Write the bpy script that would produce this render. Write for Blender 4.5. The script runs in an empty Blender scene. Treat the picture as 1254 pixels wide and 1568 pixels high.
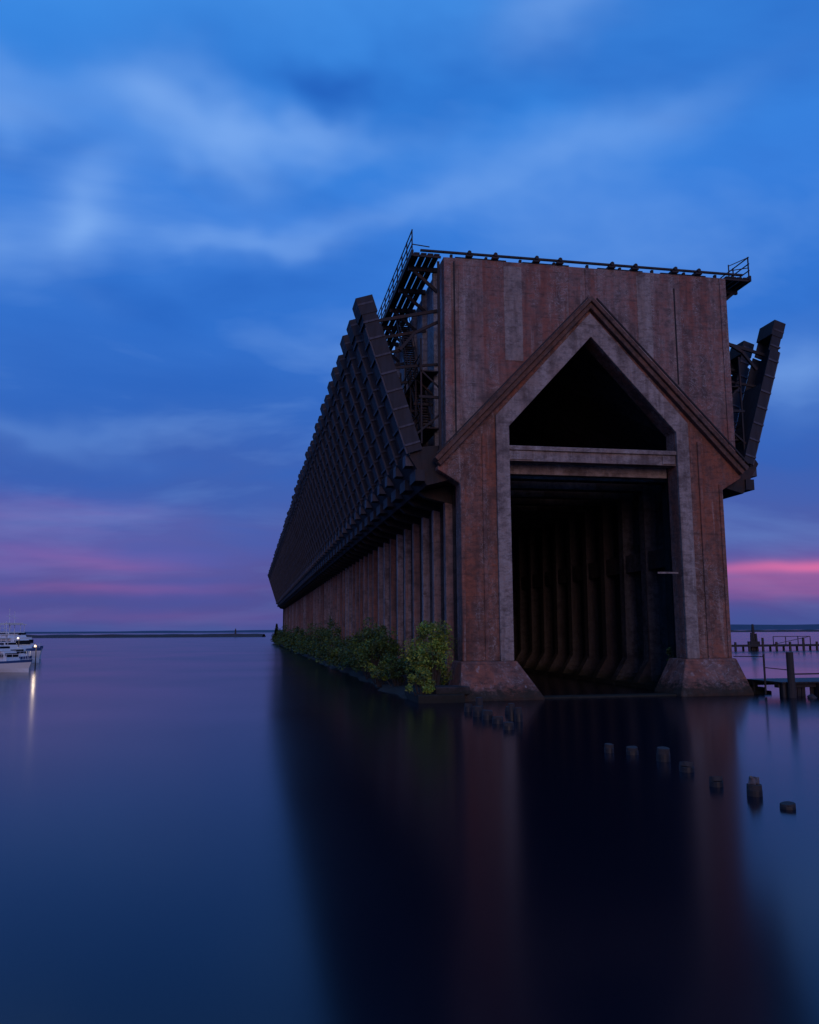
import bpy, math, random
from mathutils import Vector, Matrix, noise
random.seed(7)
SC=bpy.context.scene
SC.view_settings.view_transform='Standard'
try: SC.view_settings.look='None'
except Exception: pass
SC.view_settings.exposure=0
COL=bpy.context.collection

# ------------------------------------------------------------------ helpers
def s2l(c):
    r=[]
    for v in c:
        v=v/255.
        r.append(v/12.92 if v<=.04045 else ((v+.055)/1.055)**2.4)
    return (r[0],r[1],r[2],1.)
def empty(name,loc=(0,0,0)):
    o=bpy.data.objects.new(name,None); o.location=loc; o.empty_display_size=1
    COL.objects.link(o); return o
class MB:
    def __init__(s): s.v=[]; s.f=[]; s.m=[]; s.cur=0
    def add(s,vs,fs):
        b=len(s.v); s.v+= [tuple(v) for v in vs]
        for f in fs: s.f.append([b+i for i in f]); s.m.append(s.cur)
    def box(s,x0,x1,y0,y1,z0,z1):
        s.add([(x0,y0,z0),(x1,y0,z0),(x1,y1,z0),(x0,y1,z0),(x0,y0,z1),(x1,y0,z1),(x1,y1,z1),(x0,y1,z1)],
              [(0,3,2,1),(4,5,6,7),(0,1,5,4),(1,2,6,5),(2,3,7,6),(3,0,4,7)])
    def prism(s,poly,y0,y1):
        n=len(poly)
        a=sum(poly[i][0]*poly[(i+1)%n][1]-poly[(i+1)%n][0]*poly[i][1] for i in range(n))
        if a<0: poly=poly[::-1]
        s.add([(p[0],y0,p[1]) for p in poly]+[(p[0],y1,p[1]) for p in poly],
              [list(range(n)),list(range(2*n-1,n-1,-1))]+[(i,n+i,n+(i+1)%n,(i+1)%n) for i in range(n)])
    def obox(s,o,ax,ay,az,r):
        vs=[]
        for c in (r[4],r[5]):
            for (a,b) in ((r[0],r[2]),(r[1],r[2]),(r[1],r[3]),(r[0],r[3])):
                vs.append(o+ax*a+ay*b+az*c)
        s.add(vs,[(0,3,2,1),(4,5,6,7),(0,1,5,4),(1,2,6,5),(2,3,7,6),(3,0,4,7)])
    def beam(s,p1,p2,w,h=None):
        h=h or w; p1=Vector(p1); p2=Vector(p2); d=p2-p1; L=d.length
        if L<1e-6: return
        d.normalize(); up=Vector((0,0,1)) if abs(d.z)<.95 else Vector((0,1,0))
        a=d.cross(up).normalized(); b=a.cross(d)
        s.obox(p1,a,d,b,(-w/2,w/2,0,L,-h/2,h/2))
    def cyl(s,p1,p2,r1,r2=None,n=10,jit=0.):
        r2=r1 if r2 is None else r2
        p1=Vector(p1); p2=Vector(p2); d=(p2-p1).normalized()
        up=Vector((0,0,1)) if abs(d.z)<.95 else Vector((0,1,0))
        a=d.cross(up).normalized(); b=a.cross(d)
        vs=[]
        for (p,r) in ((p1,r1),(p2,r2)):
            for i in range(n):
                t=2*math.pi*i/n; rr=r*(1+random.uniform(-jit,jit))
                vs.append(p+a*math.cos(t)*rr+b*math.sin(t)*rr+(d*random.uniform(-jit,jit)*r if jit else Vector()))
        s.add(vs,[list(range(n))[::-1],list(range(n,2*n))]+[(i,(i+1)%n,n+(i+1)%n,n+i) for i in range(n)])
    def obj(s,name,mats,parent=None,smooth=False,bevel=0):
        me=bpy.data.meshes.new(name); me.from_pydata(s.v,[],s.f)
        if not isinstance(mats,(list,tuple)): mats=[mats]
        for m in mats: me.materials.append(m)
        me.polygons.foreach_set("material_index",s.m)
        if smooth: me.polygons.foreach_set("use_smooth",[True]*len(s.f))
        me.update()
        o=bpy.data.objects.new(name,me); COL.objects.link(o)
        if parent: o.parent=parent
        if bevel:
            b=o.modifiers.new("bevel",'BEVEL'); b.width=bevel; b.segments=2; b.limit_method='ANGLE'
        return o

# ------------------------------------------------------------------ materials
class NT:
    def __init__(s,t): s.t=t; s.n=t.nodes; s.l=t.links
    def new(s,ty,**k):
        n=s.n.new(ty)
        for a,b in k.items(): setattr(n,a,b)
        return n
    def lk(s,a,b): s.l.new(a,b)
    def put(s,sock,v):
        if isinstance(v,bpy.types.NodeSocket): s.lk(v,sock)
        else: sock.default_value=v
    def math(s,op,a,b=0.,c=None,clamp=False):
        n=s.new('ShaderNodeMath',operation=op,use_clamp=clamp)
        s.put(n.inputs[0],a); s.put(n.inputs[1],b)
        if c is not None: s.put(n.inputs[2],c)
        return n.outputs[0]
    def noise(s,vec,scale,detail=3,rough=.55,dist=0.):
        n=s.new('ShaderNodeTexNoise'); s.lk(vec,n.inputs['Vector'])
        n.inputs['Scale'].default_value=scale; n.inputs['Detail'].default_value=detail
        n.inputs['Roughness'].default_value=rough; n.inputs['Distortion'].default_value=dist
        return n.outputs['Fac']
    def ramp(s,fac,stops,interp='LINEAR'):
        n=s.new('ShaderNodeValToRGB'); cr=n.color_ramp; cr.interpolation=interp
        while len(cr.elements)<len(stops): cr.elements.new(.5)
        for e,(p,c) in zip(cr.elements,stops):
            e.position=p; e.color=c if hasattr(c,'__len__') else (c,c,c,1)
        s.lk(fac,n.inputs[0]); return n.outputs[0]
    def mix(s,fac,a,b,bt='MIX'):
        n=s.new('ShaderNodeMix',data_type='RGBA',blend_type=bt)
        s.put(n.inputs['Factor'],fac); s.put(n.inputs[6],a); s.put(n.inputs[7],b)
        return n.outputs[2]
    def scale(s,vec,sc):
        n=s.new('ShaderNodeMapping'); n.inputs['Scale'].default_value=sc; s.lk(vec,n.inputs['Vector']); return n.outputs[0]
def mat(name):
    m=bpy.data.materials.new(name); m.use_nodes=True; m.node_tree.nodes.clear()
    t=NT(m.node_tree); o=t.new('ShaderNodeOutputMaterial'); b=t.new('ShaderNodeBsdfPrincipled')
    t.lk(b.outputs[0],o.inputs[0]); return m,t,b
def bump(t,b,h,strength,dist):
    n=t.new('ShaderNodeBump'); n.inputs['Strength'].default_value=strength; n.inputs['Distance'].default_value=dist
    t.lk(h,n.inputs['Height']); t.lk(n.outputs[0],b.inputs['Normal'])

def concrete(name,rust,grey,dark,panel=1.55,thr=.5,ef_amt=.5,linef=.5,lift=1.55,drip=.5,wpanel=.4):
    m,t,b=mat(name)
    tc=t.new('ShaderNodeTexCoord').outputs['Object']
    sp=t.new('ShaderNodeSeparateXYZ'); t.lk(tc,sp.inputs[0])
    X,Y,Z=sp.outputs
    XY=t.math('ADD',X,t.math('MULTIPLY',Y,.73))
    pxx=t.math('DIVIDE',XY,panel)
    wn2=t.new('ShaderNodeTexWhiteNoise'); wn2.noise_dimensions='1D'; t.lk(t.math('FLOOR',pxx),wn2.inputs['W'])
    streak=t.noise(t.scale(tc,(1.,1.,.14)),.8,5,.66)
    streak2=t.noise(t.scale(tc,(1.,1.,.1)),1.9,5,.68)
    blot=t.noise(t.scale(tc,(1.,1.,1.1)),.55,6,.74)
    mott=t.noise(t.scale(tc,(1.,1.,1.9)),1.9,5,.75)
    v=t.math('MULTIPLY_ADD',wn2.outputs[0],wpanel,t.math('MULTIPLY',streak,.8))
    v=t.math('MULTIPLY_ADD',blot,.7,v)
    v=t.math('MULTIPLY_ADD',mott,.35,v)
    f=t.ramp(t.math('DIVIDE',v,1.85+wpanel),[(thr-.08,0.),(thr+.07,1.)])
    c=t.mix(f,rust,grey)
    c=t.mix(t.ramp(streak2,[(.48,0.),(.65,drip)]),c,dark)
    c=t.mix(t.ramp(blot,[(.49,0.),(.62,.65)]),c,dark)
    c=t.mix(t.ramp(mott,[(.46,0.),(.63,.6)]),c,dark)
    if ef_amt:
        ef=t.noise(tc,.95,4,.7,2.2)
        e1=t.ramp(ef,[(.484,0.),(.5,1.),(.516,0.)])
        c=t.mix(t.math('MULTIPLY',e1,t.ramp(streak,[(.46,0.),(.56,ef_amt)])),c,(.46,.42,.42,1))
        lr=t.noise(t.scale(tc,(1.,1.,.05)),2.9,2,.5)
        c=t.mix(t.math('MULTIPLY',t.ramp(lr,[(.63,0.),(.69,.6)]),t.ramp(mott,[(.35,1.),(.6,.15)])),c,(.42,.37,.35,1))
    lz=t.math('ABSOLUTE',t.math('SUBTRACT',t.math('FRACT',t.math('DIVIDE',Z,lift)),.5))
    ln=t.math('MULTIPLY',t.ramp(lz,[(0.,1.),(.01,1.),(.028,0.)]),t.ramp(mott,[(.4,.15),(.6,1.)]))
    c=t.mix(t.math('MULTIPLY',ln,linef),c,dark)
    wet=t.ramp(t.math('MULTIPLY_ADD',mott,1.9,t.math('MULTIPLY',Z,-1.)),[(0.,0.),(.5,.85)])
    c=t.mix(wet,c,(.022,.022,.014,1))
    t.lk(c,b.inputs['Base Color']); b.inputs['Roughness'].default_value=.92
    b.inputs['Specular IOR Level'].default_value=.25
    bump(t,b,t.noise(t.scale(tc,(1,1,1.3)),2.6,6,.78),.9,.12)
    return m
M_wall=concrete("weathered_concrete",(.28,.115,.09,1),(.31,.25,.24,1),(.075,.048,.046,1),1.95,.5,.8,.5,1.55,.5,.25)
M_side=concrete("grey_concrete",(.22,.17,.16,1),(.36,.36,.39,1),(.08,.07,.08,1),3.66,.45,0,.35)
M_pylon=concrete("stained_concrete",(.30,.11,.07,1),(.27,.18,.16,1),(.08,.043,.036,1),9.3,.53,.6,.55,1.35,.45,.1)
M_band=concrete("pale_concrete",(.26,.175,.145,1),(.37,.315,.30,1),(.09,.063,.058,1),40.,.45,.4,.4,1.35,.45,.0)
M_ledge=concrete("grimy_concrete",(.18,.095,.072,1),(.22,.175,.165,1),(.05,.035,.033,1),40.,.5,0,.3)
M_col=concrete("column_concrete",(.28,.13,.10,1),(.38,.30,.29,1),(.09,.055,.05,1),3.66,.5,0,.3)
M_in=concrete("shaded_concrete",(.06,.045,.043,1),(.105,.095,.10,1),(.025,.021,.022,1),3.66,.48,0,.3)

def steel(name,base,rust,amt):
    m,t,b=mat(name); tc=t.new('ShaderNodeTexCoord').outputs['Object']
    n1=t.noise(tc,.9,4,.7)
    c=t.mix(t.ramp(n1,[(.45,0.),(.7,amt)]),base,rust)
    n2=t.noise(t.scale(tc,(1,1,.15)),4.,3,.6)
    c=t.mix(t.ramp(n2,[(.4,0.),(.75,.6)]),c,(.012,.011,.013,1))
    t.lk(c,b.inputs['Base Color']); b.inputs['Roughness'].default_value=.75; b.inputs['Specular IOR Level'].default_value=.3
    return m
M_steel=steel("dark_steel",(.032,.033,.044,1),(.045,.03,.028,1),.6)
M_steel2=steel("rusty_steel",(.028,.026,.03,1),(.065,.032,.025,1),.8)
M_rib=steel("worn_steel_edges",(.085,.085,.11,1),(.065,.045,.04,1),.5)

def simple(name,c,rough=.6,metal=0.,var=.3,sc=3.):
    m,t,b=mat(name); tc=t.new('ShaderNodeTexCoord').outputs['Object']
    n=t.noise(tc,sc,4,.6); c2=tuple([v*(1-var) for v in c[:3]]+[1])
    t.lk(t.mix(n,c,c2),b.inputs['Base Color']); b.inputs['Roughness'].default_value=rough; b.inputs['Metallic'].default_value=metal
    bump(t,b,n,.2,.01); return m
M_white=simple("white_gelcoat",(.7,.71,.75,1),.3,0,.1)
M_glass=simple("dark_glazing",(.02,.025,.035,1),.08,0,.2)
M_blue=simple("blue_hull_stripe",(.03,.08,.25,1),.35)
M_wood=simple("weathered_wood",(.05,.04,.038,1),.85,0,.7,6.)
M_wet=simple("wet_wood",(.022,.018,.017,1),.55,0,.6,8.)
M_stone=simple("breakwater_stone",(.07,.06,.065,1),.9,0,.6,.4)
M_soil=simple("mossy_bank",(.03,.028,.016,1),.95,0,.7,1.5)
M_bark=simple("bark",(.06,.045,.035,1),.9,0,.5,5.)
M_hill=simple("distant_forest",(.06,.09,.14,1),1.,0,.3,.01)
M_feather=simple("grey_feathers",(.16,.13,.13,1),.8,0,.5,14.)
M_beak=simple("beak",(.3,.16,.03,1),.5)

def leafmat(name,a,b_,c_):
    m,t,b=mat(name); g=t.new('ShaderNodeNewGeometry')
    tc=t.new('ShaderNodeTexCoord').outputs['Object']
    c=t.ramp(g.outputs['Random Per Island'],[(0.,a),(.55,b_),(1.,c_)])
    c=t.mix(t.ramp(t.noise(tc,1.1,2),[(.35,.75),(.6,0.)]),c,(.012,.018,.008,1))
    t.lk(c,b.inputs['Base Color']); b.inputs['Roughness'].default_value=.65
    return m
M_leafY=leafmat("bush_leaves",(.07,.15,.02,1),(.20,.33,.035,1),(.42,.44,.05,1))
M_leafD=leafmat("dark_bush_leaves",(.025,.06,.012,1),(.06,.13,.02,1),(.12,.19,.03,1))

# ------------------------------------------------------------------ camera
cam=bpy.data.cameras.new("camera"); co=bpy.data.objects.new("camera",cam); COL.objects.link(co); SC.camera=co
yaw=math.radians(10.6); p=math.radians(8.0); e=0.0056
F=Vector((math.sin(yaw)*math.cos(p),math.cos(yaw)*math.cos(p),math.sin(p)))
R=Vector((math.cos(yaw),-math.sin(yaw),0)); U=R.cross(F)
R2=(R-U*e).normalized(); U2=(U+R*e).normalized()
M=Matrix((R2,U2,-F)).transposed().to_4x4(); M.translation=Vector((0,0,4.0)); co.matrix_world=M
cam.sensor_fit='VERTICAL'; cam.sensor_height=36; cam.lens=1300/1568*36; cam.clip_start=.1; cam.clip_end=30000

# ------------------------------------------------------------------ world
W=bpy.data.worlds.new("World"); SC.world=W; W.use_nodes=True; W.node_tree.nodes.clear()
t=NT(W.node_tree)
out=t.new('ShaderNodeOutputWorld')
tc=t.new('ShaderNodeTexCoord').outputs['Generated']
sp=t.new('ShaderNodeSeparateXYZ'); t.lk(tc,sp.inputs[0])
az=t.math('MULTIPLY',t.math('ARCTAN2',sp.outputs[0],sp.outputs[1]),57.2958)
el=t.math('MULTIPLY',t.math('ARCSINE',sp.outputs[2]),57.2958)
w1=t.noise(t.scale(tc,(1.,1.,2.2)),3.2,3,.55); w2=t.noise(t.scale(tc,(1.3,.9,2.)),4.3,3,.55)
w1=t.math('SUBTRACT',w1,.5); w2=t.math('SUBTRACT',w2,.5)
azw=t.math('MULTIPLY_ADD',w1,16.,az)
elw=t.math('MULTIPLY_ADD',w2,8.,el)
els=t.math('MULTIPLY_ADD',w2,1.4,el)
eln=t.math('DIVIDE',el,45.,clamp=True)
elw2=t.math('DIVIDE',t.math('MULTIPLY_ADD',w2,5.,el),45.,clamp=True)
def st(e_,c): return (e_/45.,s2l(c))
col=t.ramp(elw2,[st(0,(66,82,148)),st(2.2,(76,78,148)),st(5,(76,86,162)),st(7.5,(68,92,170)),st(10,(58,94,176)),st(14,(50,102,190)),
                 st(20,(46,112,206)),st(27,(54,124,218)),st(34,(50,130,222)),st(40,(66,142,228)),st(45,(50,110,190))])
def gauss(a,e_,sa,se,tilt,amp,A,E):
    ct,sn=math.cos(math.radians(tilt)),math.sin(math.radians(tilt))
    u=t.math('MULTIPLY_ADD',A,ct/sa,t.math('MULTIPLY_ADD',E,sn/sa,-(a*ct+e_*sn)/sa))
    v=t.math('MULTIPLY_ADD',E,ct/se,t.math('MULTIPLY_ADD',A,-sn/se,-(e_*ct-a*sn)/se))
    r=t.math('MULTIPLY_ADD',u,u,t.math('MULTIPLY',v,v))
    return t.math('MULTIPLY',t.math('EXPONENT',t.math('MULTIPLY',r,-1.)),amp)
def total(lst,A,E):
    s_=None
    for a in lst:
        g=gauss(*a,A,E); s_=g if s_ is None else t.math('ADD',s_,g)
    return t.math('MINIMUM',s_,1.)
pl=t.new('ShaderNodeCombineXYZ'); zz=t.math('ADD',t.math('MAXIMUM',sp.outputs[2],0.),.22)
t.lk(t.math('DIVIDE',sp.outputs[0],zz),pl.inputs[0]); t.lk(t.math('DIVIDE',sp.outputs[1],zz),pl.inputs[1])
mp=t.new('ShaderNodeMapping'); mp.inputs['Rotation'].default_value=(0,0,math.radians(-15)); mp.inputs['Scale'].default_value=(.8,1.35,1); t.lk(pl.outputs[0],mp.inputs['Vector'])
cf=t.noise(mp.outputs[0],1.5,5,.52,.35)
hi=t.ramp(eln,[(0.,.1),(.12,.4),(.4,1.)])
dk=t.math('ADD',t.math('MULTIPLY',t.ramp(cf,[(.3,.55),(.47,0.)]),hi),
   total([(3.5,34.6,5,1.5,0,.65),(-16,28,4,1.4,0,.35),(-7,15.5,9,3.,0,.3),(14,34,7,1.8,10,.4),(-7,21,8,2.,5,.3),(-15,9.5,9,1.2,0,.3)],azw,elw),clamp=True)
col=t.mix(dk,col,s2l((30,94,188)))
lt=t.math('ADD',t.math('MULTIPLY',t.ramp(cf,[(.48,0.),(.75,.5)]),hi),
   total([(-10,32.8,3.4,2.0,0,.55),(-5.0,30.5,4.4,2.2,-8,.65),(-10.8,25.2,2.6,3.2,10,.55),(-18,31,4,2.2,0,.5),(3,31.4,5.5,1.2,6,.55),
          (0,25.3,4,1.4,8,.4),(25,31,8,2.2,8,.4),(21.5,38.6,5,2.,8,.4),(10,27.5,8,1.2,10,.3),(38,16,8,2.4,0,.3),(-14,12.8,8,1.2,0,.2),(-17,22,4,2.,0,.3)],azw,elw),clamp=True)
col=t.mix(lt,col,s2l((130,176,242)))
pnz=t.ramp(t.noise(t.scale(tc,(3,3,26)),1.6,3,.6),[(.3,.4),(.65,1.)])
pk1=total([(-13,7.4,8,1.1,-1,.42),(-13,4.6,9,1.3,-2,.5),(180,8,60,7,0,.5)],az,els)
col=t.mix(t.math('MULTIPLY',pk1,pnz),col,s2l((142,102,176)))
pk2=total([(-10,2.8,8,.38,0,.32),(-9,4.2,3.,.4,0,.2),(36,2.9,14,1.0,0,.7),(-9,1.,12,.5,0,.15)],az,els)
col=t.mix(t.math('MULTIPLY',pk2,pnz),col,s2l((174,96,156)))
pk3=total([(37,3.9,8,.36,0,.8),(60,4.,20,1.,0,.4)],az,els)
col=t.mix(pk3,col,s2l((218,110,166)))
low=t.math('LESS_THAN',sp.outputs[2],-.002)
col=t.mix(low,col,s2l((40,48,90)))
bg=t.new('ShaderNodeBackground'); t.lk(col,bg.inputs[0]); bg.inputs[1].default_value=1.
sun_dir=Vector((-.10,-.97,.20)).normalized()
sk=t.new('ShaderNodeTexSky'); sk.sky_type='NISHITA'; sk.sun_disc=False
sk.sun_elevation=math.radians(1.0); sk.sun_rotation=math.atan2(sun_dir.x,sun_dir.y)
bg2=t.new('ShaderNodeBackground'); t.lk(sk.outputs[0],bg2.inputs[0]); bg2.inputs[1].default_value=.006
ad=t.new('ShaderNodeAddShader'); t.lk(bg.outputs[0],ad.inputs[0]); t.lk(bg2.outputs[0],ad.inputs[1]); t.lk(ad.outputs[0],out.inputs[0])
try: W.cycles.sampling_method='MANUAL'; W.cycles.sample_map_resolution=256
except Exception: pass

sl=bpy.data.lights.new("sun",'SUN'); sl.energy=.6; sl.angle=math.radians(26); sl.color=(1.,.65,.54)
so=bpy.data.objects.new("sun",sl); COL.objects.link(so); so.rotation_euler=sun_dir.to_track_quat('Z','Y').to_euler(); so.location=(-30,-60,60)

# ------------------------------------------------------------------ water
m,t,b=mat("still_lake_water"); tcw=t.new('ShaderNodeTexCoord').outputs['Object']
b.inputs['Base Color'].default_value=(.003,.005,.012,1); b.inputs['IOR'].default_value=1.33
n=t.noise(tcw,.05,2,.5); t.lk(t.ramp(n,[(.3,.15),(.7,.21)]),b.inputs['Roughness'])
w=MB(); S=15000; w.add([(-S,-200,0),(S,-200,0),(S,S,0),(-S,S,0)],[(0,1,2,3)]); w.obj("water",m)

# ------------------------------------------------------------------ ORE DOCK
dock=empty("ore_dock",(0,0,0))
C=21.35; BAY=3.66; NB=74; Y0=50.; YE=Y0+BAY*NB
def P(pts): return [(C+a,z) for a,z in pts]
w=MB(); w.prism(P([(-9.7,27.6),(9.85,27.6),(9.85,15.1),(0,25.4),(-9.7,15.25)]),50.,50.6)
w.box(C-9.7,C-9.25,49.9,50.,15.6,27.55); w.box(C+9.4,C+9.85,49.9,50.,15.6,27.55)
w.box(C-.2,C+.2,49.93,50.,25.2,27.5)
w.cur=1
w.box(C-5.75,C-4.55,49.97,50.,21.0,27.3); w.box(C+3.4,C+4.4,49.97,50.,21.5,27.3)
w.cur=0
for dx in (-8.7,): w.box(C+dx-.05,C+dx+.05,49.95,50.,16.7,27.5)
w.obj("facade_upper_wall",[M_wall,M_band],dock,bevel=.02)
w=MB()
w.prism(P([(-10.2,14.05),(0,24.78),(10.2,14.05),(10.2,13.85),(8.8,13.0),(8.8,2.2),(5.65,2.2),(5.65,16.7),(0,22.84),(-5.65,16.7),(-5.65,2.2),(-8.8,2.2),(-8.8,13.),(-10.2,13.85)]),50.05,51.3)
for s in (-1,1):
    for d0,d1,pr in ((7.15,7.4,.14),(8.55,8.8,.1)):
        a,bb=sorted((C+s*d0,C+s*d1)); w.box(a,bb,50.05-pr,50.05,2.2,13.4 if d0>8 else 16.2)
w.obj("pylon_gable_frame",M_pylon,dock,bevel=.05)
w=MB()
w.prism(P([(-6.5,2.2),(-6.5,17.35),(0,24.44),(6.5,17.35),(6.5,2.2),(5.65,2.2),(5.65,16.7),(0,22.84),(-5.65,16.7),(-5.65,2.2)]),49.82,50.05)
w.obj("opening_surround",M_band,dock,bevel=.04)
w=MB()
w.prism(P([(-10.5,14.48),(0,25.5),(10.5,14.48),(10.3,14.27),(0,25.15),(-10.3,14.27)]),49.45,50.3)
w.prism(P([(-10.3,14.26),(0,25.14),(10.3,14.26),(10.1,14.04),(0,24.72),(-10.1,14.04)]),49.66,50.3)
w.obj("gable_ledge",M_ledge,dock,bevel=.04)
w=MB()
for s in (-1,1): w.beam((C+s*.3,49.4,25.3),(C+s*10.4,49.4,14.7),.09)
w.beam((C+6.05,49.93,20.0),(C+6.05,49.93,26.6),.06); w.beam((C-9.05,49.88,15.9),(C-9.05,49.88,27.3),.08)
w.obj("ledge_conduit",M_steel2,dock)
w=MB()
w.box(C-5.66,C+5.66,50.1,50.9,14.55,15.5)
w.box(C-5.66,C+5.66,49.95,50.1,15.22,15.5)
w.box(C-5.66,C-4.1,50.02,50.1,14.62,15.18)
w.box(C+4.7,C+5.6,50.02,50.1,14.62,15.18)
w.box(C-5.66,C+5.66,51.4,52.0,13.95,14.75)
w.obj("portal_crossbeam",M_band,dock,bevel=.03)
def footing(w,x0,x1,bx0,bx1,yf,yb,zt,yt):
    w.add([(bx0,yf,-1),(bx1,yf,-1),(bx1,yb,-1),(bx0,yb,-1),(bx0,yf,.12),(bx1,yf,.12),(bx1,yb,.12),(bx0,yb,.12),(x0,yt,zt),(x1,yt,zt),(x1,yb,zt),(x0,yb,zt)],
     [(0,3,2,1),(0,1,5,4),(1,2,6,5),(2,3,7,6),(3,0,4,7),(4,5,9,8),(5,6,10,9),(6,7,11,10),(7,4,8,11),(8,9,10,11)])
w=MB()
footing(w,C-8.95,C-5.5,C-9.4,C-4.35,48.2,52.,2.2,49.75)
footing(w,C+5.5,C+8.95,C+4.35,C+9.2,48.4,52.,2.2,49.75)
w.obj("pylon_footings",M_pylon,dock,bevel=.08)
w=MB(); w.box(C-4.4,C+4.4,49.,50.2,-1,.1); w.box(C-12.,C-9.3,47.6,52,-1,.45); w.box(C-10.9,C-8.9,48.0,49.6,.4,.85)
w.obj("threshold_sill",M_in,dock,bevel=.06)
w=MB()
w.box(C-9.7,C-9.45,50.6,YE,14.0,27.6); w.box(C+9.45,C+9.85,50.6,YE,14.0,27.6)
for k in range(NB):
    y=Y0+BAY*(k+.5)
    for s in (-1,1):
        a,bb=sorted((C+s*9.7,C+s*10.02)); w.box(a,bb,y-.2,y+.2,15.5,27.3)
w.obj("bin_side_walls",M_side,dock)
w=MB()
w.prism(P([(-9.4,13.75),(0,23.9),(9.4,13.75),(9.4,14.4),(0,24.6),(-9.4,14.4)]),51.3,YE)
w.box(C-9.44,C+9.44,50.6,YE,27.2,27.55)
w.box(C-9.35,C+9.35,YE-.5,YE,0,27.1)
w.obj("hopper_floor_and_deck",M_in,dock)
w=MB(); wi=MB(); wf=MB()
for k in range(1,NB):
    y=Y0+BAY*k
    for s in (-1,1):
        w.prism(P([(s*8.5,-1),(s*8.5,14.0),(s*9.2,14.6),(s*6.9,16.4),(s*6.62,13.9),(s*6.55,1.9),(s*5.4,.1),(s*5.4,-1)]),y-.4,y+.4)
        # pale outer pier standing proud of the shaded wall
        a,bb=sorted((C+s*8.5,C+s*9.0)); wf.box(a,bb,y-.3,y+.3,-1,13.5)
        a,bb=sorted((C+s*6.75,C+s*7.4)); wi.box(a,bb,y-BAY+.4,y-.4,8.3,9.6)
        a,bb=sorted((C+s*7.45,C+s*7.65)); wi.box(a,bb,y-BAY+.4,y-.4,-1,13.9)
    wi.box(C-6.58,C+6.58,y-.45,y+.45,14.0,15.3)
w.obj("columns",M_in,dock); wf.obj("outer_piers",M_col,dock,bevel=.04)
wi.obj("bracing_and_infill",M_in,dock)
w=MB()
for s in (-1,1):
    a,bb=sorted((C+s*5.45,C+s*8.95)); w.box(a,bb,52.05,YE-.55,-1,.3)
w.obj("column_plinths",M_in,dock)

wa=MB(); wc=MB(); wr=MB(); ws=MB()
for s in (-1,1):
    wa.prism(P([(s*8.52,13.55),(s*10.75,12.95),(s*12.0,15.0),(s*11.8,15.3),(s*9.87,15.5),(s*9.4,14.62)]),50.75,YE)
    ox=11.9 if s<0 else 11.35; tx=15.1 if s<0 else 14.5; dp_=.85 if s<0 else .6
    o0=Vector((C+s*ox,0,15.0)); o1=Vector((C+s*tx,0,24.8))
    ax=(o1-o0); L=ax.length; ax.normalize(); nn=Vector((s*abs(ax.z),0,-abs(ax.x))).normalized(); ay=Vector((0,1,0))
    for k in range(NB):
        yc=Y0+1.55+BAY*k
        o=Vector((o0.x,yc,o0.z))
        dl=random.uniform(-.3,.15); hw=1.0; tw=.78
        wc.obox(o,ax,ay,nn,(-.2,L*.8,-hw,hw,-.02,.06))
        wc.obox(o,ax,ay,nn,(L*.8,L+dl,-tw,tw,-.02,.06))
        for q in (-1,1):
            wc.obox(o,ax,ay,nn,(-.1,L*.8,*sorted((q*hw,q*(hw+.08))),-dp_,.1))
            wc.obox(o,ax,ay,nn,(L*.8,L+dl,*sorted((q*tw,q*(tw+.08))),-dp_,.1))
        wc.obox(o,ax,ay,nn,(L+dl-1.0,L+dl+.12,-tw-.12,tw+.12,-dp_-.1,.16))
        wc.obox(o,ax,ay,nn,(0,L*.55,-hw+.02,hw-.02,-dp_+.01,-dp_+.07))
        nr=9
        for i in range(nr):
            q=.35+i*(L-.9)/(nr-1); hh=(hw if q<L*.8 else tw)
            wr.obox(o,ax,ay,nn,(q,q+.12,-hh-.1,hh+.1,.06,.17))
            wr.obox(o,ax,ay,nn,(q,q+.12,-hh-.14,-hh-.08,-dp_,.17))
        wr.obox(o,ax,ay,nn,(-.1,L*.8,-hw-.02,-hw+.1,.1,.2))
        wa.prism([(C+s*8.52,12.2),(C+s*8.52,13.5),(C+s*10.7,12.93),(C+s*10.3,12.6)],Y0+BAY*(k+1)-.32,Y0+BAY*(k+1)+.32)
        wr.box(*sorted((C+s*12.03,C+s*11.3)),yc-.5,yc+.5,14.2,14.9)
        wc.box(*sorted((C+s*10.9,C+s*11.5)),yc-.95,yc+.95,13.2,13.9)
        ws.beam((C+s*9.8,yc,21.0),(C+s*12.8,yc,20.6),.12,.16)
        if s<0: ws.beam((C+s*9.8,yc,24.6),(C+s*14.0,yc,23.6),.14,.2)
        else: ws.beam((C+s*9.8,yc,23.8),(C+s*13.6,yc,22.9),.14,.2)
        ws.beam((C+s*9.8,yc,25.9),(C+s*11.6,yc,27.45),.16,.2)
        ws.beam((C+s*9.8,yc,27.35),(C+s*11.7,yc,27.35),.2,.3)
wa.obj("chute_apron",M_steel2,dock); wc.obj("loading_chutes",M_steel,dock); wr.obj("chute_ribs",M_rib,dock)
WO=11.75
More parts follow.
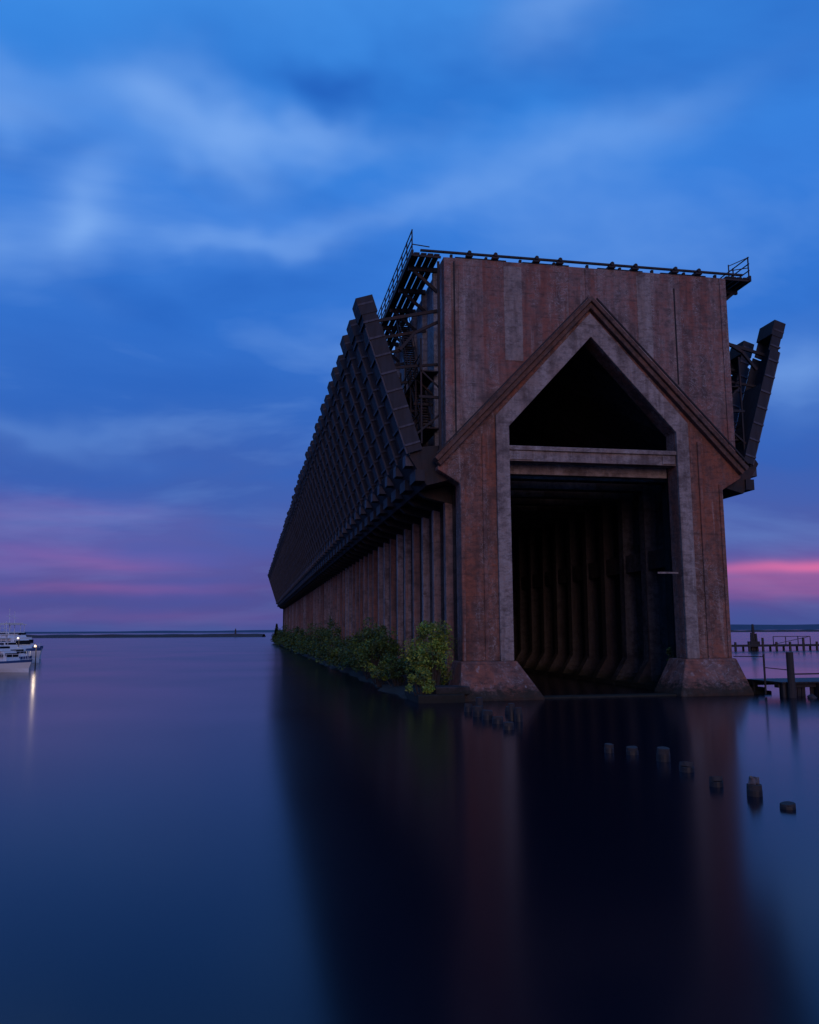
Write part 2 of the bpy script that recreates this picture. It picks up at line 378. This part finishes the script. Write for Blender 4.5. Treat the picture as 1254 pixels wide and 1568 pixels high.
for s in (-1,1):
    for (xa,xb) in ((9.95,10.3),(10.36,10.72),(10.8,11.15),(11.25,11.6)):
        ws.box(*sorted((C+s*xa,C+s*xb)),49.95,YE,27.66,27.76)
    ws.box(*sorted((C+s*(WO-.1),C+s*(WO+.05))),49.9,YE,27.5,27.9)
    ws.box(*sorted((C+s*9.87,C+s*WO)),49.97,50.07,27.5,27.64)
    for zz in (16.6,20.3):
        ws.box(*sorted((C+s*9.87,C+s*11.1)),50.9,YE,zz,zz+.08)
        ws.beam((C+s*11.1,50.9,zz+1.05),(C+s*11.1,YE,zz+1.05),.06)
        ws.beam((C+s*11.1,50.9,zz+.55),(C+s*11.1,YE,zz+.55),.05)
    for h in (.5,.98,1.45):
        ws.beam((C+s*(WO-.03),49.95,27.8+h),(C+s*(WO-.03),YE,27.8+h),.06)
    if s>0:
        for h in (.7,1.45): ws.beam((C+s*(WO-.03),50.0,27.8+h),(C+s*10.2,50.0,27.85+h*.45),.05)
        ws.beam((C+10.2,50.,27.8),(C+10.2,50.,28.6),.06)
    else:
        ws.beam((C-WO,50.,28.3),(C-10.6,50.,28.2),.05)
    for k in range(NB*2):
        y=50.05+k*BAY/2
        ws.beam((C+s*(WO-.03),y,27.7),(C+s*(WO-.03),y,29.3),.07)
        if k<60:
            for zz in (16.6,20.3): ws.beam((C+s*11.1,y+.9,zz),(C+s*11.1,y+.9,zz+1.05),.05)
    for (ya,za,yb,zb) in ((51.5,16.7,54.5,20.3),(55.0,20.4,60.5,27.6)):
        for xx in (10.2,11.0):
            ws.beam((C+s*xx,ya,za),(C+s*xx,yb,zb),.06,.22)
            ws.beam((C+s*xx,ya,za+1.),(C+s*xx,yb,zb+1.),.05)
        nst=int((zb-za)/.22)
        for i in range(nst):
            f=(i+.5)/nst; ws.box(*sorted((C+s*10.2,C+s*11.0)),ya+(yb-ya)*f-.12,ya+(yb-ya)*f+.12,za+(zb-za)*f-.02,za+(zb-za)*f+.02)
    for yy in (50.8,52.6,54.4,56.3,58.2,60.):
        ws.beam((C+s*11.05,yy,15.6),(C+s*11.05,yy,22.4),.1)
        ws.beam((C+s*9.85,yy,17.5),(C+s*11.6,yy,16.0),.12)
        ws.beam((C+s*9.85,yy,19.2),(C+s*11.05,yy,20.3),.1)
        ws.beam((C+s*9.9,yy,18.6),(C+s*11.2,yy,18.6),.16)
ws.obj("walkways_and_stairs",M_steel2,dock)
w=MB()
w.box(C-11.2,C+11.2,49.9,50.06,27.86,27.98)
for x in (13.3,15.03,17.8,19.4,23.0,24.65,27.5,29.2):
    w.box(x-.07,x+.07,49.75,60.,27.84,27.98); w.cyl((x,49.7,27.92),(x,49.95,27.92),.13,.13,8); w.box(x-.22,x+.22,49.75,50.,27.66,27.78)
for i in range(9):
    x=12.2+i*2.3; w.box(x-.08,x+.08,50.1,50.3,27.6,27.86)
for (xa,xb) in ((12.5,15.9),(17.,20.2),(22.2,25.4),(26.7,30.)):
    for j in range(8): w.box(xa,xb,50.3+j*.7,50.55+j*.7,27.6,27.82)
w.obj("rail_ends_and_ties",M_steel2,dock)
w=MB(); w.box(C+4.1,C+5.5,50.2,50.28,7.55,7.66); w.obj("fixture_bar",M_band,dock)
w=MB()
for s in (-1,1):
    w.beam((C+s*9.98,50.3,15.0),(C+s*9.98,50.3,27.4),.14)
    w.beam((C+s*9.9,50.9,23.6),(C+s*11.4,50.9,22.8),.18); w.beam((C+s*11.4,50.9,22.8),(C+s*12.4,50.9,21.6),.18)
w.obj("corner_steelwork",M_steel2,dock)

# ------------------------------------------------------------------ bank & vegetation
w=MB()
N=120; vs=[];fs=[]
prof=[(-12.4,-.6),(-12.1,.10),(-11.4,.35),(-10.2,.5),(-8.4,.5)]
for i in range(N+1):
    y=48.6+(YE+6-48.6)*(i/N)**1.6
    for j,(dx,z) in enumerate(prof):
        nz=noise.noise(Vector((y*.35,j*1.7,0)))
        vs.append((C+dx+(nz*1.2 if j<3 else 0),y,z+(nz*.15 if j else 0)))
for i in range(N):
    for j in range(4):
        a=i*5+j; fs.append((a,a+1,a+6,a+5))
w.add(vs,fs); w.obj("earth_bank",M_soil,smooth=True)

def leaves(w,cx,cy,cz,rx,ry,rz,n,size,clumps):
    cl=[]
    for i in range(clumps):
        th=random.uniform(0,6.283); ph=random.uniform(-.5,1.); rr=random.uniform(.35,.95)
        q=Vector((math.cos(th)*math.sqrt(max(0,1-ph*ph))*rr,math.sin(th)*math.sqrt(max(0,1-ph*ph))*rr,ph*rr))
        cl.append((Vector((cx+q.x*rx,cy+q.y*ry,cz+q.z*rz)),random.uniform(.16,.42)))
    for i in range(n):
        c,r=random.choice(cl)
        d=Vector((random.gauss(0,1),random.gauss(0,1),random.gauss(0,1))); d.normalize(); d*=random.random()**.45
        pnt=c+Vector((d.x*rx*r,d.y*ry*r,d.z*rz*r*.9))
        if pnt.z<.05: pnt.z=.05+random.random()*.3
        a=Vector((random.gauss(0,1),random.gauss(0,1),random.gauss(0,.7))).normalized()
        bb=a.cross(Vector((random.gauss(0,1),random.gauss(0,1),random.gauss(0,1)))).normalized()
        l=size*random.uniform(.6,1.3); wd=l*.5
        w.add([pnt-a*l*.5,pnt-bb*wd*.5,pnt+a*l*.5,pnt+bb*wd*.5],[(0,1,2,3)])
    return cl
def bush(name,cx,cy,rx,ry,h,n,size,m,cl=26):
    root=empty(name,(cx,cy,.2))
    w=MB(); c=leaves(w,0,0,h*.45,rx,ry,h*.56,n,size,cl)
    w.obj("foliage",m,root)
    w=MB()
    for (q,r) in c:
        b0=Vector((q.x*.25,q.y*.25,-.1)); mid=b0.lerp(q,.5)+Vector((random.uniform(-.1,.1),random.uniform(-.1,.1),.15))
        w.cyl(b0,mid,.035,.022,5); w.cyl(mid,q,.022,.008,5)
    w.obj("branches",M_bark,root)
    return root
bush("bush",10.8,50.4,1.6,1.6,4.5,7500,.17,M_leafY,34)
bush("bush",9.7,48.5,1.0,1.0,1.9,2400,.15,M_leafY,16)
bush("bush",11.2,54.5,1.5,1.8,3.2,2800,.18,M_leafD,18)
bush("bush",10.0,58.,1.5,1.8,2.2,2600,.18,M_leafD,18)
bush("bush",9.7,64.,1.9,2.6,4.9,7000,.2,M_leafD,30)
bush("bush",9.9,69.5,1.9,2.6,4.5,5200,.22,M_leafD,26)
bush("bush",9.2,61.0,1.2,2.,1.6,1800,.18,M_leafY,14)
bush("bush",C+6.0,52.4,.8,.9,2.6,900,.16,M_leafD,12)
bush("bush",C-5.0,51.2,.7,.6,1.1,300,.14,M_leafD,8)
w=MB()
y=75.
while y<318:
    h=random.choice((1.8,2.4,3.2,4.0,5.2))*random.uniform(.85,1.15); rx=random.uniform(1.1,2.2); ry=random.uniform(1.4,3.6)
    leaves(w,C-11.6+random.uniform(-.8,.6),y,h*.42+.2,rx,ry,h*.56,int(850 if y<140 else 380),.26 if y<140 else .42,12)
    y+=ry*random.uniform(.55,1.35)
w.obj("shoreline_shrubs",M_leafD)
tr=empty("pine_tree",(8.9,292,.3)); w=MB(); w.cyl((0,0,0),(0,0,6.3),.16,.03,7)
for i in range(26):
    z=1.0+i*.2; L_=(1.5*(1-z/6.6))+.1
    for j in range(5):
        a=random.uniform(0,6.28); w.cyl((0,0,z),(math.cos(a)*L_,math.sin(a)*L_,z-.15),.03,.01,4)
w.obj("trunk",M_bark,tr); w=MB()
for i in range(1500):
    z=random.uniform(.8,6.6); L_=(1.6*(1-z/6.9))*random.random()**.5+.05; a=random.uniform(0,6.28)
    pnt=Vector((math.cos(a)*L_,math.sin(a)*L_,z-.1)); d=Vector((math.cos(a),math.sin(a),-.2))*.2; q=Vector((-d.y,d.x,.1))*.5
    w.add([pnt-d,pnt-q,pnt+d,pnt+q],[(0,1,2,3)])
w.obj("needles",M_leafD,tr)

# ------------------------------------------------------------------ pilings
def piling(x,y,h,r,lean=0.):
    w=MB(); lx=random.uniform(-lean,lean); ly=random.uniform(-lean,lean)
    w.cyl((0,0,-1),(lx*.6,ly*.6,h*.55),r*1.04,r*1.02,16,.03)
    w.cur=1; w.cyl((lx*.6,ly*.6,h*.55-.01),(lx,ly,h),r,r*.95,16,.06)
    o=w.obj("wooden_piling",[M_wet,M_wood],bevel=.012); o.location=(x,y,0); return o
for (x,y,h,r) in [(11.75,27.2,.28,.15),(12.3,26.6,.24,.19),(12.6,25.1,.4,.2),(12.3,23.1,.26,.2),(11.9,20.8,.24,.17),(12.0,17.97,.12,.17),
                  (10.8,42.1,.4,.2),(10.7,39.8,.48,.25),(10.7,38.3,.42,.24),(10.7,36.6,.3,.24),(10.5,34.3,.3,.22),(11.7,37.7,.75,.15),(11.9,37.2,.6,.16),(11.1,40.9,.8,.17),(12.4,40.5,.35,.2)]:
    piling(x,y,h,r,.06)
piling(12.15,19.5,.27,.18,0.)
def skin(name,pts,edges,rad,mat_,parent,lvl=2):
    me=bpy.data.meshes.new(name); me.from_pydata(pts,edges,[]); o=bpy.data.objects.new(name,me); COL.objects.link(o)
    md=o.modifiers.new("skin",'SKIN'); sv=me.skin_vertices[0].data
    for i,r in enumerate(rad): sv[i].radius=(r if isinstance(r,tuple) else (r,r))
    sv[0].use_root=True
    s_=o.modifiers.new("sub",'SUBSURF'); s_.levels=lvl; s_.render_levels=lvl
    me.materials.append(mat_); o.parent=parent; return o
# gull squatting on the piling: belly rests on the top
gull=empty("seagull",(12.15,19.5,.245))
skin("body",[(0,0,.085),(.09,0,.09),(-.08,0,.12),(-.115,0,.18),(-.135,0,.225),(.2,0,.075)],[(0,1),(0,2),(2,3),(3,4),(1,5)],[(.095,.095),(.075,.075),(.08,.08),(.045,.045),(.052,.052),(.02,.04)],M_feather,gull)
w=MB(); w.cyl((-.165,0,.225),(-.225,0,.212),.015,.004,8)
w.cyl((-.01,.03,.012),(-.01,.03,.06),.007,.007,6); w.cyl((-.01,-.03,.012),(-.01,-.03,.06),.007,.007,6)
w.box(-.06,.01,.015,.045,.01,.024); w.box(-.06,.01,-.045,-.015,.01,.024)
w.obj("beak_and_legs",M_beak,gull)
w=MB()
for s in (-1,1):
    w.add([(-.07,s*.08,.13),(.05,s*.095,.15),(.27,s*.02,.09),(.1,s*.09,.05),(-.04,s*.09,.06)],[(0,1,2,3,4)])
w.obj("folded_wings",M_feather,gull)
gull.rotation_euler=(0,0,math.radians(35))

# ------------------------------------------------------------------ right-hand pier, steps
pier=empty("wooden_pier",(-1.9,0,0)); w=MB()
w.box(32.9,60,46.6,47.0,.55,.8); w.box(32.9,60,49.2,49.6,.55,.8)
x=32.9
while x<60:
    w.box(x,x+.26,46.2,50.,.8+random.uniform(0,.015),.9)
    if random.random()<.75: w.box(x,x+.24,46.9,46.97,-.5,.56)
    x+=.29
for i in range(12):
    xx=33.2+i*2.4
    w.cyl((xx,46.5,-1),(xx,46.5,.78),.2,.2,10,.03); w.cyl((xx,49.6,-1),(xx,49.6,.78),.2,.2,10,.03)
w.obj("deck_and_piles",M_wet,pier)
w=MB()
w.cyl((33.4,46.05,-1),(33.4,46.05,2.65),.22,.2,12,.03); w.cyl((32.7,47.6,.1),(32.7,47.6,2.5),.06,.06,8)
w.cyl((37.5,46.0,-1),(37.5,46.0,2.0),.18,.18,10,.03)
w.beam((32.7,47.6,2.35),(32.4,50.4,2.3),.05); w.beam((32.7,47.6,1.7),(33.4,46.25,1.6),.05)
w.beam((33.4,46.3,1.35),(58,46.3,1.4),.08)
w.obj("mooring_posts",M_wood,pier)
w=MB()
for i in range(6): w.box(C+8.9,C+10.9-i*.3,49.2+i*.25,52.3,-.5,.18+i*.22)
w.obj("concrete_steps",M_in,bevel=.03)
w=MB()
for i in range(40):
    x=random.uniform(32,48); y=random.uniform(43.8,46.); r=random.uniform(.12,.35)
    w.cyl((x,y,-.2),(x+random.uniform(-.2,.2),y,r*.5),r,r*.5,7,.2)
w.obj("shore_rocks",M_stone)

# ------------------------------------------------------------------ distant marina pier, breakwaters, land
dp=empty("marina_pier",(0,0,0)); w=MB()
w.box(88,150,150,152.5,.7,1.1)
for i in range(22):
    x=88.5+i*2.9; w.cyl((x,150.2,-1),(x,150.2,1.6 if i%3 else 2.4),.25,.22,8); w.cyl((x,152.3,-1),(x,152.3,.7),.22,.22,8)
for (xa,xb) in ((100,108),(112,121)):
    w.beam((xa,151,2.6),(xb,151,2.6),.12)
    for q in range(4): xx=xa+(xb-xa)*q/3; w.beam((xx,151,1.1),(xx,151,2.6),.12)
    w.beam((xa,151,1.1),(xb,151,2.6),.1)
w.obj("deck",M_wet,dp)
w=MB()
for (dx,dy,h) in ((0,0,3.4),(.55,.1,3.9),(1.1,0,3.2),(.3,.6,3.0),(.85,.6,4.1)): w.cyl((95.6+dx,151.3+dy,-1),(95.75+dx*.8,151.5+dy*.8,h),.3,.24,9,.05)
w.box(95.2,97.2,151.1,152.2,.9,1.7); w.cyl((96.15,151.6,3.5),(96.15,151.6,5.),.32,.2,9,.08)
w.obj("mooring_dolphin",M_wet)
def mound(name,pts,wd,ht,m,seg=260,rough=.35,fr=.05):
    w=MB(); vs=[];fs=[]
    (xa,ya),(xb,yb)=pts; d=Vector((xb-xa,yb-ya,0)); L_=d.length; d.normalize(); q=Vector((-d.y,d.x,0))
    for i in range(seg+1):
        c=Vector((xa,ya,0))+d*L_*i/seg
        for j,(o,z) in enumerate(((-1,-.2),(-.6,.45),(-.3,.95),(.3,1.),(.6,.5),(1,-.2))):
            nz=1+rough*noise.noise(Vector((i*L_/seg*fr,j*2.3,ht)))
            v=c+q*o*wd; vs.append((v.x,v.y,z*ht*nz))
    for i in range(seg):
        for j in range(5):
            a=i*6+j; fs.append((a,a+6,a+7,a+1))
    w.add(vs,fs); return w.obj(name,m)
mound("breakwater",((-520,905),(12,745)),7,2.6,M_stone)
w=MB(); w.cyl((-12,752,2),(-12,752,6.),.9,.6,8); w.cyl((-12,752,6.),(-12,752,7.2),.5,.3,8); w.obj("breakwater_beacon",M_stone)
mound("breakwater",((560,1250),(1500,1000)),8,3.,M_stone)
mound("hills",((-9000,9000),(2500,9800)),500,22,M_hill,300,.8,.0012)
mound("hills",((2500,7000),(11000,4500)),400,42,M_hill,300,.6,.0012)

# ------------------------------------------------------------------ boats
def hull(w,L_,B,H_,m0,m1):
    secs=14; prof=[]
    for i in range(secs+1):
        s=i/secs; x=-L_/2+L_*s
        bw=B/2*(1-max(0,(s-.45)/.55)**2.2)*(.9+.1*min(1,s*4)); top=H_*(.82+.32*s**2); 
        prof.append([(x+(.45*(1 if s==1 else 0)),0,-.3),(x,bw*.72,-.1),(x,bw*.92,H_*.35),(x+.35*s**3,bw+.02,top*.8),(x+.45*s**3,bw+.05,top)])
    vs=[]
    for r in prof:
        for q in r: vs.append(q)
        for q in r[::-1][:-1]: vs.append((q[0],-q[1],q[2]))
    n=9
    for i in range(secs):
        for j in range(n-1):
            w.cur=m1 if j in(2,5) else m0
            w.add([vs[i*n+j],vs[(i+1)*n+j],vs[(i+1)*n+j+1],vs[i*n+j+1]],[(0,1,2,3)])
        w.cur=m0; w.add([vs[i*n+4],vs[(i+1)*n+4],vs[(i+1)*n+5],vs[i*n+5]],[(0,1,2,3)])
    w.add(vs[:n],[tuple(range(n))])
def yacht(name,loc,rot,L_,fly=True):
    root=empty(name,loc); B=L_*.32; H_=L_*.13
    w=MB(); hull(w,L_,B,H_,0,1); w.obj("hull",[M_white,M_blue],root)
    w=MB(); zt=H_*.95
    def cab(x0,x1,wd,z0,z1,rake):
        w.cur=0; w.add([(x0,-wd,z0),(x1,-wd*.8,z0),(x1,wd*.8,z0),(x0,wd,z0),(x0+.15,-wd*.9,z1),(x1-rake,-wd*.72,z1),(x1-rake,wd*.72,z1),(x0+.15,wd*.9,z1)],
          [(0,3,2,1),(4,5,6,7),(0,1,5,4),(1,2,6,5),(2,3,7,6),(3,0,4,7)])
        w.cur=1; h=z1-z0
        for s in (-1,1):
            xx=x0+.4
            while xx<x1-rake-.3:
                w.box(xx,min(xx+.75,x1-rake),*sorted((s*wd*.99,s*wd*.84)),z0+h*.45,z0+h*.82); xx+=.95
        w.box(x1-rake*.75,x1-rake*.4,-wd*.7,wd*.7,z0+h*.45,z0+h*.85)
    cab(-L_*.28,L_*.24,B*.36,zt,zt+L_*.11,L_*.08)
    w.cur=0; w.box(-L_*.36,L_*.12,-B*.36,B*.36,zt+L_*.11+.003,zt+L_*.12)
    if fly:
        cab(-L_*.16,L_*.08,B*.28,zt+L_*.12,zt+L_*.18,L_*.04)
        w.cur=0; w.box(-L_*.22,L_*.03,-B*.3,B*.3,zt+L_*.26,zt+L_*.27)
        for xx in (-L_*.2,0.):
            for s in (-1,1): w.beam((xx,s*B*.27,zt+L_*.17),(xx,s*B*.27,zt+L_*.26),.05)
    w.cyl((-L_*.05,0,zt+L_*.12),(-L_*.07,0,zt+L_*.42),.05,.025,6); w.beam((-L_*.06,-.6,zt+L_*.34),(-L_*.06,.6,zt+L_*.34),.05)
    for i in range(9):
        xx=-L_*.1+i*L_*.07; bw=B/2*(1-max(0,((xx/L_+.5)-.45)/.55)**2.2)
        for s in (-1,1): w.beam((xx,s*bw*.95,zt),(xx,s*bw*.95,zt+.75),.035)
        if i<8:
            x2=xx+L_*.07; b2=B/2*(1-max(0,((x2/L_+.5)-.45)/.55)**2.2)
            for s in (-1,1): w.beam((xx,s*bw*.95,zt+.75),(x2,s*b2*.95,zt+.75),.035)
    w.obj("superstructure",[M_white,M_glass],root)
    root.rotation_euler=(0,0,math.radians(rot)); return root
yacht("motor_yacht",(-26.,98,0),-38,9.)
yacht("motor_yacht",(-27.9,108,0),-48,10.)
yacht("cabin_cruiser",(-29.6,118,0),-52,8.5,False)
yacht("motor_yacht",(-33.4,131,0),-45,14.)
yacht("motor_yacht",(-37.,148,0),-45,14.)
w=MB(); w.box(-64,-33.5,115.8,117.2,.3,.6)
for i in range(8): w.cyl((-34.-i*4,117.4,-1),(-34.-i*4,117.4,2.2),.16,.15,8)
w.obj("floating_dock",M_wood)
ml=bpy.data.materials.new("lamp_glow"); ml.use_nodes=True; ml.node_tree.nodes.clear(); t=NT(ml.node_tree)
o_=t.new('ShaderNodeOutputMaterial'); em=t.new('ShaderNodeEmission'); em.inputs[0].default_value=(1,.66,.36,1); em.inputs[1].default_value=5; t.lk(em.outputs[0],o_.inputs[0])
for (x,y,z,en) in ((-24.0,104.6,2.6,28),(-31.2,126.,3.4,18)):
    r=empty("dock_lamp",(x,y,0)); w=MB(); w.cyl((0,0,-.5),(0,0,z),.07,.05,8); w.beam((0,0,z),(0,-.5,z+.1),.06); w.obj("post",M_steel,r)
    w=MB(); w.cyl((0,-.5,z-.12),(0,-.5,z+.08),.12,.08,10); w.obj("lamp_head",ml,r)
    pl=bpy.data.lights.new("bulb",'POINT'); pl.energy=en; pl.color=(1,.78,.55); pl.shadow_soft_size=.15
    po=bpy.data.objects.new("bulb",pl); COL.objects.link(po); po.parent=r; po.location=(0,-.5,z-.4)
